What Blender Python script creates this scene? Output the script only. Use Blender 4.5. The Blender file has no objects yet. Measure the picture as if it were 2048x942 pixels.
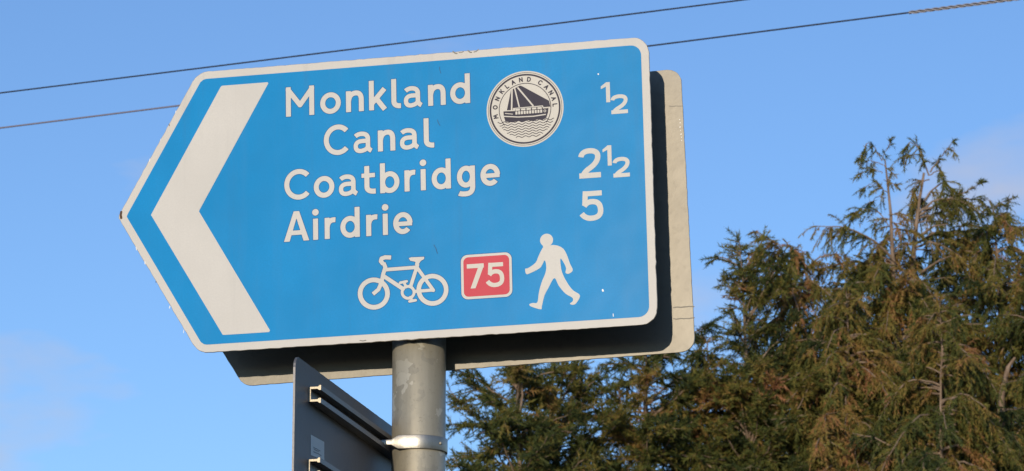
import bpy, bmesh, math, random
import numpy as np
from mathutils import Vector, Matrix

# ------------------------------------------------------------------ camera, sky, sun, exposure
SC = bpy.context.scene
COL = SC.collection
FPX, PITCH, CAMZ = 7000.0, 0.2432, 1.6            # focal length in photo pixels (2048 wide), tilt, eye height
cam_data = bpy.data.cameras.new('camera')
cam = bpy.data.objects.new('camera', cam_data); COL.objects.link(cam)
cam.location = (0, 0, CAMZ); cam.rotation_euler = (math.pi / 2 + PITCH, 0, 0)
cam_data.sensor_width = 36.0; cam_data.lens = FPX / 2048 * 36
cam_data.clip_start = 0.05; cam_data.clip_end = 3000
cam_data.dof.use_dof = True; cam_data.dof.focus_distance = 4.62; cam_data.dof.aperture_fstop = 50
SC.camera = cam

SUN_DIR = Vector((-0.243, -0.971, 0.150)).normalized()       # towards the sun: low, behind the camera, a little left
sun_el = math.asin(SUN_DIR.z)
world = bpy.data.worlds.new('World'); SC.world = world; world.use_nodes = True
wn = world.node_tree; bg = wn.nodes['Background']
sky = wn.nodes.new('ShaderNodeTexSky'); sky.sky_type = 'NISHITA'; sky.sun_disc = False
sky.sun_elevation = sun_el; sky.sun_rotation = math.atan2(SUN_DIR.x, SUN_DIR.y)
sky.air_density = 0.88; sky.dust_density = 0.0; sky.ozone_density = 3.3
# thin drifting haze clouds over the whole sky
wtc = wn.nodes.new('ShaderNodeTexCoord')
wmap = wn.nodes.new('ShaderNodeMapping'); wmap.inputs['Scale'].default_value = (9, 9, 22); wmap.inputs['Location'].default_value = (8.1, 0.0, 0.4)
wnoise = wn.nodes.new('ShaderNodeTexNoise'); wnoise.inputs['Scale'].default_value = 1.0; wnoise.inputs['Detail'].default_value = 5; wnoise.inputs['Roughness'].default_value = 0.5
wramp = wn.nodes.new('ShaderNodeValToRGB'); wramp.color_ramp.elements[0].position = 0.585; wramp.color_ramp.elements[1].position = 0.80
wramp.color_ramp.elements[1].color = (1, 1, 1, 1)
wmix = wn.nodes.new('ShaderNodeMixRGB'); wmix.inputs[2].default_value = (2.9, 2.9, 3.3, 1)
wn.links.new(wtc.outputs['Generated'], wmap.inputs[0]); wn.links.new(wmap.outputs[0], wnoise.inputs['Vector'])
wn.links.new(wnoise.outputs['Fac'], wramp.inputs[0]); wn.links.new(wramp.outputs[0], wmix.inputs[0])
wtint = wn.nodes.new('ShaderNodeMixRGB'); wtint.blend_type = 'MULTIPLY'; wtint.inputs[0].default_value = 1.0; wtint.inputs[2].default_value = (1.0, 0.94, 1.02, 1)   # camera white balance
wn.links.new(sky.outputs[0], wtint.inputs[1]); wn.links.new(wtint.outputs[0], wmix.inputs[1]); wn.links.new(wmix.outputs[0], bg.inputs[0])
bg.inputs[1].default_value = 0.15

sun_data = bpy.data.lights.new('sun', 'SUN'); sun_data.energy = 2.4; sun_data.angle = math.radians(0.5); sun_data.color = (1.0, 0.87, 0.70)
sun = bpy.data.objects.new('sun', sun_data); COL.objects.link(sun)
sun.rotation_euler = SUN_DIR.to_track_quat('Z', 'Y').to_euler(); sun.location = (-10, -40, 12)

SC.view_settings.view_transform = 'Standard'; SC.view_settings.look = 'None'
SC.view_settings.exposure = 0.34; SC.view_settings.gamma = 1.0; SC.view_settings.use_curve_mapping = False
SC.render.engine = 'CYCLES'

R = random.Random(7)
NR = np.random.default_rng(11)

# ------------------------------------------------------------------ helpers
def ray(px, py):
    a = (px - 1024) / FPX; b = (471 - py) / FPX
    return np.array([a, math.cos(PITCH) - b * math.sin(PITCH), math.sin(PITCH) + b * math.cos(PITCH)])
EYE = np.array([0, 0, CAMZ])
def at_plane(px, py, q, n):
    d = ray(px, py); return EYE + d * (((np.asarray(q) - EYE) @ n) / (d @ n))
def at_depth(px, py, Y):
    d = ray(px, py); return EYE + d * (Y / d[1])

def tag(o, label, cat, group=None):
    o['label'] = label; o['category'] = cat
    if group: o['group'] = group
    return o
def empty(name, loc=(0, 0, 0), mat=None):
    o = bpy.data.objects.new(name, None); COL.objects.link(o); o.empty_display_size = 0.1
    if mat is not None: o.matrix_world = mat
    else: o.location = loc
    return o
def link(name, me, parent=None, mats=()):
    o = bpy.data.objects.new(name, me); COL.objects.link(o)
    for m in mats: me.materials.append(m)
    if parent: o.parent = parent
    return o
def mesh_np(name, V, F):
    """V (n,3), F (m,k): all faces of the same size k."""
    me = bpy.data.meshes.new(name); V = np.asarray(V, np.float32); F = np.asarray(F, np.int32); k = F.shape[1]
    me.vertices.add(len(V)); me.vertices.foreach_set('co', V.ravel())
    me.loops.add(F.size); me.loops.foreach_set('vertex_index', F.ravel())
    me.polygons.add(len(F)); me.polygons.foreach_set('loop_start', np.arange(0, F.size, k, dtype=np.int32))
    me.update(calc_edges=True); return me
def mesh_py(name, V, F):
    me = bpy.data.meshes.new(name); me.from_pydata([tuple(map(float, v)) for v in V], [], F); me.update(); return me
def smooth(me, on=True):
    me.polygons.foreach_set('use_smooth', [on] * len(me.polygons)); me.update()

def nodes(name):
    m = bpy.data.materials.new(name); m.use_nodes = True
    return m, m.node_tree, m.node_tree.nodes['Principled BSDF']
def N(nt, kind, **kw):
    n = nt.nodes.new(kind)
    for k, v in kw.items():
        if k in n.inputs: n.inputs[k].default_value = v
        else: setattr(n, k, v)
    return n
def ramp(nt, src, stops):
    r = nt.nodes.new('ShaderNodeValToRGB'); e = r.color_ramp.elements
    while len(e) < len(stops): e.new(0.5)
    for el, (p, c) in zip(e, stops):
        el.position = p; el.color = (*c, 1) if len(c) == 3 else c
    nt.links.new(src, r.inputs[0]); return r.outputs[0]
def mixc(nt, fac, a, b, mode='MIX'):
    m = nt.nodes.new('ShaderNodeMixRGB'); m.blend_type = mode
    for i, s in enumerate((fac, a, b)):
        if isinstance(s, (int, float)): m.inputs[i].default_value = s
        elif isinstance(s, tuple): m.inputs[i].default_value = (*s, 1)
        else: nt.links.new(s, m.inputs[i])
    return m.outputs[0]
def coords(nt, scale=(1, 1, 1), loc=(0, 0, 0)):
    tc = nt.nodes.new('ShaderNodeTexCoord'); mp = N(nt, 'ShaderNodeMapping', Scale=scale, Location=loc)
    nt.links.new(tc.outputs['Object'], mp.inputs[0]); return mp.outputs[0]
def noise(nt, vec, s, d=4, r=0.55):
    n = N(nt, 'ShaderNodeTexNoise', Scale=s, Detail=d, Roughness=r); nt.links.new(vec, n.inputs['Vector']); return n.outputs['Fac']
def bump(nt, b, h, strength, dist):
    bp = N(nt, 'ShaderNodeBump', Strength=strength, Distance=dist); nt.links.new(h, bp.inputs['Height']); nt.links.new(bp.outputs[0], b.inputs['Normal'])

# ------------------------------------------------------------------ materials
def film(name, col, var=0.06, rough=0.27, grime=0.0, grime_col=(0.25, 0.2, 0.13)):
    """Retroreflective sign film: fine mottling, faint streaks, optional grime specks."""
    m, nt, b = nodes(name); v = coords(nt)
    big = noise(nt, v, 7, 3); fine = noise(nt, v, 420, 2); st = noise(nt, coords(nt, (60, 4, 1)), 1.0, 4)
    c = mixc(nt, ramp(nt, big, [(0.3, (0, 0, 0)), (0.7, (1, 1, 1))]), tuple(x * (1 - var) for x in col), tuple(min(1, x * (1 + var)) for x in col))
    c = mixc(nt, ramp(nt, fine, [(0.3, (0, 0, 0)), (0.75, (0.5,) * 3)]), c, tuple(x * (1 - var * 1.6) for x in col))
    c = mixc(nt, ramp(nt, st, [(0.52, (0, 0, 0)), (0.8, (0.22,) * 3)]), c, tuple(x * 0.8 + 0.05 for x in col))
    st2 = noise(nt, coords(nt, (38, 1.6, 1), (3, 1, 0)), 1.0, 6, 0.65)
    c = mixc(nt, ramp(nt, st2, [(0.56, (0, 0, 0)), (0.78, (0.30,) * 3)]), c, tuple(x * 0.62 + 0.04 for x in col))
    if grime:
        g = noise(nt, v, 55, 6, 0.7)
        c = mixc(nt, ramp(nt, g, [(0.66, (0, 0, 0)), (0.76, (grime,) * 3)]), c, grime_col)
    nt.links.new(c, b.inputs['Base Color']); b.inputs['Roughness'].default_value = rough; b.inputs['Specular IOR Level'].default_value = 0.05
    bump(nt, b, noise(nt, v, 9, 2), 0.05, 0.02)
    return m
M_BLUE = film('blue_film', (0.013, 0.27, 0.60), 0.09)
M_OUTLINE = film('dark_blue_outline', (0.010, 0.13, 0.33), 0.1)
M_WHITE = film('white_film', (0.66, 0.63, 0.575), 0.055)
M_BORDER = film('white_border_film', (0.66, 0.625, 0.565), 0.04, grime=0.35)
M_RED = film('faded_red_film', (0.62, 0.075, 0.10), 0.05)
M_INK = film('dark_ink', (0.05, 0.045, 0.065), 0.1)
M_CREAM = film('cream_film', (0.67, 0.63, 0.55), 0.03)

def metal(name, c0, c1, metallic, rough, scale=30, dark=0.0, stretch=(1, 1, 1), spots=0.0):
    m, nt, b = nodes(name); v = coords(nt, stretch)
    n1 = noise(nt, v, scale, 5, 0.6); n2 = noise(nt, v, scale * 9, 3)
    c = mixc(nt, ramp(nt, n1, [(0.3, (0, 0, 0)), (0.7, (1, 1, 1))]), c0, c1)
    c = mixc(nt, ramp(nt, n2, [(0.55, (0, 0, 0)), (0.8, (0.4,) * 3)]), c, tuple(x * 0.6 for x in c0))
    if dark: c = mixc(nt, ramp(nt, noise(nt, v, scale * 2.3, 6, 0.7), [(0.58, (0, 0, 0)), (0.72, (dark,) * 3)]), c, (0.09, 0.075, 0.05))
    nt.links.new(c, b.inputs['Base Color']); b.inputs['Metallic'].default_value = metallic
    rr = N(nt, 'ShaderNodeMapRange'); nt.links.new(n1, rr.inputs[0]); rr.inputs[3].default_value = rough - 0.08; rr.inputs[4].default_value = rough + 0.1
    nt.links.new(rr.outputs[0], b.inputs['Roughness'])
    bump(nt, b, n2, 0.08, 0.002)
    return m
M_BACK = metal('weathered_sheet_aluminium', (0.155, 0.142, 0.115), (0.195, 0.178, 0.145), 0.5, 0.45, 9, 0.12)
M_EDGE = metal('chipped_plate_edge', (0.30, 0.24, 0.17), (0.62, 0.58, 0.48), 0.3, 0.5, 60, 0.75)
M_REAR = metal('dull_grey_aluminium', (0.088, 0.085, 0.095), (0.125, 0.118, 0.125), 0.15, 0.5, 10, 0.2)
M_CHAN = metal('extruded_aluminium', (0.17, 0.165, 0.165), (0.23, 0.22, 0.215), 0.5, 0.45, 40, 0.3)
M_CUT_LIT = metal('sunlit_cut_aluminium', (0.40, 0.345, 0.245), (0.50, 0.435, 0.315), 0.4, 0.4, 60)  # cut ends, their colour brightened and warmed to look sunlit
M_STEEL = metal('bright_steel_band', (0.34, 0.32, 0.275), (0.43, 0.405, 0.355), 0.9, 0.42, 40)
def galvanised():
    m, nt, b = nodes('galvanised_steel'); v = coords(nt)
    n1 = noise(nt, coords(nt, (1, 1, 0.13)), 40, 5, 0.65)
    c = mixc(nt, ramp(nt, n1, [(0.3, (0, 0, 0)), (0.7, (1, 1, 1))]), (0.37, 0.33, 0.24), (0.49, 0.44, 0.325))
    vo = N(nt, 'ShaderNodeTexVoronoi', Scale=52.0, Randomness=0.9); dn = N(nt, 'ShaderNodeTexNoise', Scale=45.0, Detail=3.0); nt.links.new(v, dn.inputs['Vector'])
    nt.links.new(mixc(nt, 0.035, coords(nt, (1, 1, 0.9)), dn.outputs['Color'], 'ADD'), vo.inputs['Vector'])
    sep = N(nt, 'ShaderNodeSeparateColor'); nt.links.new(vo.outputs['Color'], sep.inputs[0])
    c = mixc(nt, ramp(nt, sep.outputs[0], [(0.86, (0, 0, 0)), (0.9, (0.75,) * 3)]), c, (0.62, 0.57, 0.44))
    c = mixc(nt, ramp(nt, sep.outputs[1], [(0.7, (0, 0, 0)), (0.9, (0.25,) * 3)]), c, (0.22, 0.21, 0.18))
    sp = noise(nt, v, 240, 3, 0.6)
    c = mixc(nt, ramp(nt, sp, [(0.6, (0, 0, 0)), (0.72, (0.35,) * 3)]), c, (0.14, 0.125, 0.10))
    nt.links.new(c, b.inputs['Base Color']); b.inputs['Metallic'].default_value = 0.5
    nt.links.new(ramp(nt, n1, [(0.2, (0.46,) * 3), (0.8, (0.56,) * 3)]), b.inputs['Roughness'])
    bump(nt, b, noise(nt, v, 60, 4), 0.12, 0.004)
    return m
M_GALV = galvanised()
def plain(name, col, rough=0.6, metallic=0.0, var=0.15, scale=40):
    m, nt, b = nodes(name); n = noise(nt, coords(nt), scale, 4)
    nt.links.new(mixc(nt, n, tuple(x * (1 - var) for x in col), tuple(x * (1 + var) for x in col)), b.inputs['Base Color'])
    b.inputs['Roughness'].default_value = rough; b.inputs['Metallic'].default_value = metallic; return m
M_CABLE = plain('black_cable_sheath', (0.018, 0.02, 0.035), 0.6)
M_PALE_CABLE = plain('paler_grey_cable', (0.20, 0.175, 0.21), 0.6)
M_GRIP = plain('galvanised_wire_grip', (0.36, 0.335, 0.345), 0.5, 0.3)
M_STICK = plain('pale_sticker', (0.55, 0.56, 0.55), 0.5, var=0.08)
M_TEXT = plain('faded_print', (0.16, 0.17, 0.18), 0.6)
M_SCRATCH = plain('dark_scratch', (0.02, 0.10, 0.22), 0.7)
M_DOT = plain('bare_metal_fleck', (0.85, 0.84, 0.8), 0.4)
M_RUST = plain('rust_chip', (0.10, 0.055, 0.03), 0.9, scale=300, var=0.4)
M_TAPE = plain('tape_mark', (0.27, 0.25, 0.21), 0.8, scale=120, var=0.35)

def leaf_mat():
    m, nt, b = nodes('cypress_foliage')
    at = N(nt, 'ShaderNodeAttribute', attribute_name='tone')
    c = ramp(nt, at.outputs['Fac'], [(0.0, (0.05, 0.07, 0.024)), (0.3, (0.125, 0.14, 0.034)), (0.52, (0.225, 0.19, 0.044)), (0.72, (0.32, 0.21, 0.06)), (0.88, (0.37, 0.18, 0.075)), (1.0, (0.42, 0.20, 0.10))])
    nt.links.new(c, b.inputs['Base Color']); b.inputs['Roughness'].default_value = 0.7; b.inputs['Specular IOR Level'].default_value = 0.2
    tr = N(nt, 'ShaderNodeBsdfTranslucent'); nt.links.new(c, tr.inputs[0]); mx = N(nt, 'ShaderNodeMixShader'); mx.inputs[0].default_value = 0.25
    out = nt.nodes['Material Output']; nt.links.new(b.outputs[0], mx.inputs[1]); nt.links.new(tr.outputs[0], mx.inputs[2]); nt.links.new(mx.outputs[0], out.inputs[0])
    return m
M_LEAF = leaf_mat()
def bark_mat():
    m, nt, b = nodes('cypress_bark'); n = noise(nt, coords(nt, (1, 1, 0.25)), 22, 5, 0.65)
    nt.links.new(ramp(nt, n, [(0.3, (0.13, 0.085, 0.055)), (0.55, (0.27, 0.19, 0.13)), (0.75, (0.36, 0.27, 0.2))]), b.inputs['Base Color'])
    b.inputs['Roughness'].default_value = 0.85; bump(nt, b, n, 0.5, 0.02); return m
M_BARK = bark_mat()
def ground_mat():
    m, nt, b = nodes('rough_grass'); v = coords(nt)
    n = noise(nt, v, 0.6, 6, 0.6); n2 = noise(nt, v, 25, 4)
    c = mixc(nt, n2, ramp(nt, n, [(0.3, (0.035, 0.042, 0.022)), (0.6, (0.05, 0.052, 0.03)), (0.8, (0.07, 0.062, 0.045))]), (0.04, 0.045, 0.025))
    nt.links.new(c, b.inputs['Base Color']); b.inputs['Roughness'].default_value = 0.9; bump(nt, b, n2, 0.6, 0.05); return m

# ------------------------------------------------------------------ ground
gv = [(x * 60.0 - 600, y * 60.0 - 600, 0.0) for y in range(21) for x in range(21)]
gf = [(y * 21 + x, y * 21 + x + 1, y * 21 + x + 22, y * 21 + x + 21) for y in range(20) for x in range(20)]
g = link('ground', mesh_py('ground', gv, gf), None, [ground_mat()]); g['kind'] = 'structure'

# ------------------------------------------------------------------ 2-D shapes as distance fields, meshed flat
def bez(*P, n=14):
    P = [np.array(p, float) for p in P]; t = np.linspace(0, 1, n)[:, None]
    if len(P) == 3: return (1 - t) ** 2 * P[0] + 2 * t * (1 - t) * P[1] + t * t * P[2]
    return (1 - t) ** 3 * P[0] + 3 * t * (1 - t) ** 2 * P[1] + 3 * t * t * (1 - t) * P[2] + t ** 3 * P[3]
def join(*ps):
    out = [np.array(ps[0], float).reshape(-1, 2)]
    for p in ps[1:]:
        p = np.array(p, float).reshape(-1, 2); out.append(p[1:] if np.allclose(p[0], out[-1][-1]) else p)
    return np.concatenate(out)
def arc(cx, cy, rx, ry, a0, a1, n=40):
    a = np.radians(np.linspace(a0, a1, n)); return np.stack([cx + rx * np.cos(a), cy + ry * np.sin(a)], 1)
def S(pts, w, cap='b', closed=False): return ('s', np.array(pts, float).reshape(-1, 2), w, cap, closed)
def P(pts): return ('p', np.array(pts, float))
def D(c, r): return ('d', np.array(c, float), r)
def sd_prim(pr, X, Y):
    if pr[0] == 'd': return np.hypot(X - pr[1][0], Y - pr[1][1]) - pr[2]
    if pr[0] == 'p':
        q = pr[1]; d = np.full(X.shape, 1e9); ins = np.zeros(X.shape, bool)
        for a, b in zip(q, np.roll(q, -1, 0)):
            ex, ey = b - a; wx, wy = X - a[0], Y - a[1]; t = np.clip((wx * ex + wy * ey) / (ex * ex + ey * ey + 1e-12), 0, 1)
            d = np.minimum(d, (wx - ex * t) ** 2 + (wy - ey * t) ** 2)
            c = (a[1] > Y) != (b[1] > Y)
            with np.errstate(divide='ignore', invalid='ignore'):
                ins ^= c & (X < ex * (Y - a[1]) / (ey if ey != 0 else 1e-12) + a[0])
        d = np.sqrt(d); return np.where(ins, -d, d)
    _, q, w, cap, closed = pr
    if closed: q = np.concatenate([q, q[:1]])
    d = np.full(X.shape, 1e9)
    for a, b in zip(q[:-1], q[1:]):
        ex, ey = b - a; wx, wy = X - a[0], Y - a[1]; t = np.clip((wx * ex + wy * ey) / (ex * ex + ey * ey + 1e-12), 0, 1)
        d = np.minimum(d, (wx - ex * t) ** 2 + (wy - ey * t) ** 2)
    d = np.sqrt(d) - w / 2
    if cap == 'b' and not closed:
        for e0, e1 in ((q[0], q[1]), (q[-1], q[-2])):
            t = (e0 - e1) / (np.linalg.norm(e0 - e1) + 1e-12); k = (X - e0[0]) * t[0] + (Y - e0[1]) * t[1]
            near = np.hypot(X - e0[0], Y - e0[1]) < w * 0.75
            d = np.where(near, np.maximum(d, k), d)
    return d
def field_mesh(name, prims, z, step, clip=None, cut=(), grow=0.0):
    """Union of prims (optionally intersected with clip, minus cut), meshed as a flat sheet at height z. Units mm in, m out."""
    pts = np.concatenate([(p[1].reshape(-1, 2)) for p in prims]); pad = max([p[2] if p[0] != 'p' else 0 for p in prims]) + 2 * step
    x0, y0 = pts.min(0) - pad; x1, y1 = pts.max(0) + pad
    xs = np.arange(x0, x1 + step, step); ys = np.arange(y0, y1 + step, step); X, Y = np.meshgrid(xs, ys)
    d = np.full(X.shape, 1e9)
    for p in prims: d = np.minimum(d, sd_prim(p, X, Y))
    for p in cut: d = np.maximum(d, -sd_prim(p, X, Y))
    if clip is not None: d = np.maximum(d, sd_prim(clip, X, Y))
    d = d - grow
    d = np.where(np.abs(d) < 1e-5, 1e-5, d); ins = d < 0
    V, F, idx = [], [], {}
    def vert(x, y):
        k = (round(x, 4), round(y, 4)); i = idx.get(k)
        if i is None: i = idx[k] = len(V); V.append((x / 1000, y / 1000, z / 1000))
        return i
    cnt = ins[:-1, :-1].astype(int) + ins[1:, :-1] + ins[:-1, 1:] + ins[1:, 1:]
    for j in range(cnt.shape[0]):
        row = cnt[j]
        if not row.any(): continue
        i = 0; nx = len(row)
        while i < nx:
            c = row[i]
            if c == 0: i += 1; continue
            if c == 4:
                k = i
                while k + 1 < nx and row[k + 1] == 4: k += 1
                F.append([vert(xs[i], ys[j]), vert(xs[k + 1], ys[j]), vert(xs[k + 1], ys[j + 1]), vert(xs[i], ys[j + 1])]); i = k + 1; continue
            cs = [(i, j), (i + 1, j), (i + 1, j + 1), (i, j + 1)]; poly = []
            for (ai, aj), (bi, bj) in zip(cs, cs[1:] + cs[:1]):
                da, db = d[aj, ai], d[bj, bi]
                if da < 0: poly.append(vert(xs[ai], ys[aj]))
                if (da < 0) != (db < 0):
                    t = da / (da - db); poly.append(vert(xs[ai] + t * (xs[bi] - xs[ai]), ys[aj] + t * (ys[bj] - ys[aj])))
            poly = [q for n_, q in enumerate(poly) if q != poly[n_ - 1]]
            if len(poly) >= 3: F.append(poly)
            i += 1
    return mesh_py(name, V, F)
def round_poly(pts, rad, n=9):
    out = []; pts = [np.array(p, float) for p in pts]
    for i, p in enumerate(pts):
        a, b, r = pts[i - 1], pts[(i + 1) % len(pts)], rad[i]
        u = (a - p) / np.linalg.norm(a - p); v = (b - p) / np.linalg.norm(b - p)
        half = math.acos(np.clip(u @ v, -1, 1)) / 2; t = r / math.tan(half); c = p + (u + v) / np.linalg.norm(u + v) * (r / math.sin(half))
        s0 = p + u * t - c; s1 = p + v * t - c; a0 = math.atan2(s0[1], s0[0]); da = (math.atan2(s1[1], s1[0]) - a0 + math.pi) % (2 * math.pi) - math.pi
        out += [c + r * np.array([math.cos(a0 + da * k / n), math.sin(a0 + da * k / n)]) for k in range(n + 1)]
    return np.array(out)
REAR_DARK = metal('shade_dark_sign_rear', (0.05, 0.05, 0.06), (0.07, 0.07, 0.08), 0.2, 0.6, 12)  # rear coloured nearly black to deepen the shade on the plate behind
def slab(name, pts, z0, z1, wob=0.0, front=0, side=1, back=2):
    """Plate with outline pts (mm) between z0 and z1 (mm); material slots for front, side and back; thin edge bevel on the front."""
    q = []
    for a, b in zip(pts, np.roll(pts, -1, 0)):
        L = np.linalg.norm(b - a); k = max(1, int(L / 6)) if wob else 1
        q += [a + (b - a) * t / k for t in range(k)]
    q = np.array(q); n = len(q)
    if wob: q = q + NR.normal(0, wob, q.shape)
    ins = q * 1.0; c = q.mean(0)
    V = [(*x, z0) for x in q] + [(*x, z1 - 0.4) for x in q] + [(*(x + (c - x) / np.linalg.norm(c - x) * 0.5), z1) for x in q]
    F = [list(range(2 * n, 3 * n)), list(range(n))[::-1]]; mi = [front, back]
    for i in range(n):
        j = (i + 1) % n
        F.append([i, j, n + j, n + i]); mi.append(side); F.append([n + i, n + j, 2 * n + j, 2 * n + i]); mi.append(side)
    me = mesh_py(name, np.array(V) / 1000, F); me.polygons.foreach_set('material_index', mi); return me

# ------------------------------------------------------------------ road-sign alphabet (x-height 1, baseline 0)
T, H_, CAP = 0.236, 0.118, 1.415
def glyph(ch, W, t=T):
    h, C = t / 2, CAP
    if ch == 'o': return [S(arc(W / 2, .5, W / 2 - h, .515 - h, 0, 360), t, 'r', True)]
    if ch == 'n': return [S([(h, 0), (h, 1)], t), S(join(bez((h, .5), (h + .05, 1 - h + .01), (W * .56, 1 - h + .01)), bez((W * .56, 1 - h + .01), (W - h, 1 - h + .01), (W - h, .55)), [(W - h, 0)]), t)]
    if ch == 'M': return [S([(h, 0), (h, C)], t), S([(W - h, 0), (W - h, C)], t), S([(h * .9, C - .13), (W / 2, .52)], t * .98, 'r'), S([(W - h * .9, C - .13), (W / 2, .52)], t * .98, 'r')]
    if ch == 'k': return [S([(h, 0), (h, C)], t), S([(h, .30), (W - .13, 1.0)], t), S([(W * .40, .55), (W - .12, 0.0)], t)]
    if ch == 'l': return [S(join([(h, C), (h, .36)], bez((h, .36), (h, h - .01), (W, h + .0))), t)]
    if ch == 'a':
        w = W - .09; t = .212; h = .106
        return [S(join(bez((.09, .80), (.22, 1 - h + .02), (w * .5, 1 - h + .01)), bez((w * .5, 1 - h + .01), (w - h, 1 - h), (w - h, .64)), [(w - h, .30)], bez((w - h, .30), (w - h, .16), (W - .03, .07))), t),
                S(join([(w - h, .56), (w * .5, .56)], bez((w * .5, .56), (h, .55), (h, .32)), bez((h, .32), (h, h - .015), (w * .44, h - .015)), bez((w * .44, h - .015), (w - h, h + .02), (w - h, .34))), t * .96)]
    if ch == 'd': return [S(arc(W / 2, .5, W / 2 - h, .515 - h, 0, 360), t, 'r', True), S([(W - h, 0), (W - h, C)], t)]
    if ch == 'b': return [S(arc(W / 2, .5, W / 2 - h, .515 - h, 0, 360), t, 'r', True), S([(h, 0), (h, C)], t)]
    if ch == 'e': return [S(arc(W / 2, .5, W / 2 - h, .515 - h, 0, 318, 50), t), S([(h, .47), (W - .02, .47)], t * .86)]
    if ch == 'g': return [S(arc(W / 2, .5, W / 2 - h, .515 - h, 0, 360), t, 'r', True), S(join([(W - h, 1), (W - h, .02)], bez((W - h, .02), (W - h, -.43 + h), (W * .45, -.43 + h)), bez((W * .45, -.43 + h), (W * .22, -.43 + h), (.09, -.26))), t)]
    if ch == 'r': return [S([(h, 0), (h, 1)], t), S(join(bez((h, .5), (h + .02, .93), (W - .02, .88))), t)]
    if ch == 'i': return [S([(W / 2, 0), (W / 2, 1)], t), D((W / 2, 1.30), .155)]
    if ch == 't': return [S(join([(W * .38, 1.34), (W * .38, .36)], bez((W * .38, .36), (W * .38, h - .01), (W, h + .01))), t), S([(0, 1 - h + .01), (W - .03, 1 - h + .01)], t * .86)]
    if ch == 'C':
        cx = W * .56; return [S(arc(cx, C / 2, cx - h, C / 2 + .02 - h, 42, 318, 60), t)]
    if ch == 'A': return [P([(0, 0), (W / 2 - .13, C), (W / 2 + .13, C), (W, 0), (W - .27, 0), (W / 2, C - .33), (.27, 0)]), S([(W * .2, .40), (W * .8, .40)], t * .9)]
    if ch == '2': return [S(join(bez((.10, 1.02), (.14, C - h), (W * .5, C - h + .01)), bez((W * .5, C - h + .01), (W - h, C - h), (W - h, 1.02)), bez((W - h, 1.02), (W - h, .70), (W * .42, .42)), bez((W * .42, .42), (h + .07, .25), (h + .07, h))), t), S([(.0, h), (W, h)], t)]
    if ch == '5': return [S([(.18 * W, C - h), (W - .05, C - h)], t * .96), S(join([(.24 * W, C), (.20 * W, .74)]), t * .96), S(join(bez((.17 * W, .70), (.30 * W, .92), (W * .54, .90)), bez((W * .54, .90), (W - h, .89), (W - h, .47)), bez((W - h, .47), (W - h, h - .01), (W * .46, h - .01)), bez((W * .46, h - .01), (.2 * W, h), (.06, .36))), t)]
    if ch == '1': return [S([(W - h, 0), (W - h, C)], t), P([(W - t * .9, C), (0, C - .27), (0, C - .46), (W - h, C - .24)])]
    if ch == '7': return [S([(0, C - h), (W, C - h)], t), P([(W - .30, C - t * .6), (W, C - t * .6), (W * .42 + .07, 0), (W * .42 - .22, 0)])]
def place(prims, u, v, s):
    out = []
    for p in prims:
        if p[0] == 'd': out.append(('d', np.array([u, v]) + p[1] * s, p[2] * s))
        elif p[0] == 'p': out.append(('p', np.array([u, v]) + p[1] * s))
        else: out.append(('s', np.array([u, v]) + p[1] * s, p[2] * s, p[3], p[4]))
    return out

# ------------------------------------------------------------------ sign frame
YAW, DL, LEAN = 0.2007, 0.0199, 0.0131
e0 = np.array([math.cos(YAW), -math.sin(YAW), 0]); n0 = np.array([-math.sin(YAW), -math.cos(YAW), 0]); uz = np.array([0, 0, 1.])
def frame(dl, lean):
    u1 = uz * math.cos(lean) + n0 * math.sin(lean)
    e = e0 * math.cos(dl) + u1 * math.sin(dl); up = -e0 * math.sin(dl) + u1 * math.cos(dl); return e, up, np.cross(e, up)
SE, SU, SN = frame(DL, LEAN)
SO = np.array([0.1897, 4.4476, 0.985 + CAMZ])
def mat4(o, e, u, n):
    return Matrix(((e[0], u[0], n[0], o[0]), (e[1], u[1], n[1], o[1]), (e[2], u[2], n[2], o[2]), (0, 0, 0, 1)))
def uv(px, py):
    X = at_plane(px, py, SO, SN) - SO; return np.array([X @ SE, X @ SU]) * 1000
Z5 = lambda pts: np.array([uv(690 + a / 2.77, 440 + b / 2.77) for a, b in pts])
Z8 = lambda pts: np.array([uv(960 + a / 5.233, 130 + b / 5.233) for a, b in pts])
K5, K8 = 0.2555, 0.1338

POLE = np.array([-0.1236, 4.5625]); PR = 0.0357

# ------------------------------------------------------------------ blue direction sign
W_, HT = 621.3, 390.0; TIP = HT / 2 * math.tan(math.radians(30))
def flag(W, H, inset=0.0, radii=(26, 22, 22, 26, 9)):
    i = inset; tip = H / 2 * math.tan(math.radians(30)); k = i * math.tan(math.radians(30))
    # corner order: top-left, top-right, bottom-right, bottom-left, tip
    return round_poly([(-W + i * (1 / math.cos(math.radians(30)) - math.tan(math.radians(30))), H - i), (-i, H - i), (-i, i), (-W + i * (1 / math.cos(math.radians(30)) - math.tan(math.radians(30))), i), (-W - tip + i / math.cos(math.radians(30)), H / 2)], radii)
sign = empty('direction_sign', mat=mat4(SO, SE, SU, SN))
tag(sign, 'blue arrow-shaped canal direction sign with white chevron, place names, bicycle and walking figure', 'sign')
link('plate', slab('plate', flag(W_, HT), -3.0, 0.0, wob=0.22), sign, [M_BORDER, M_EDGE, REAR_DARK])
link('blue_panel', field_mesh('blue_panel', [P(flag(W_, HT, 10.6, (11, 14, 14, 11, 2)))], 0.25, 4.0), sign, [M_BLUE])
link('chevron', field_mesh('chevron', [P([(-588, 367.8), (-521, 367.8), (-619.8, 194.8), (-520.5, 22.3), (-586.8, 22.3), (-687, 194.4)])], 0.5, 2.0), sign, [M_WHITE])
XH = 29.1
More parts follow.
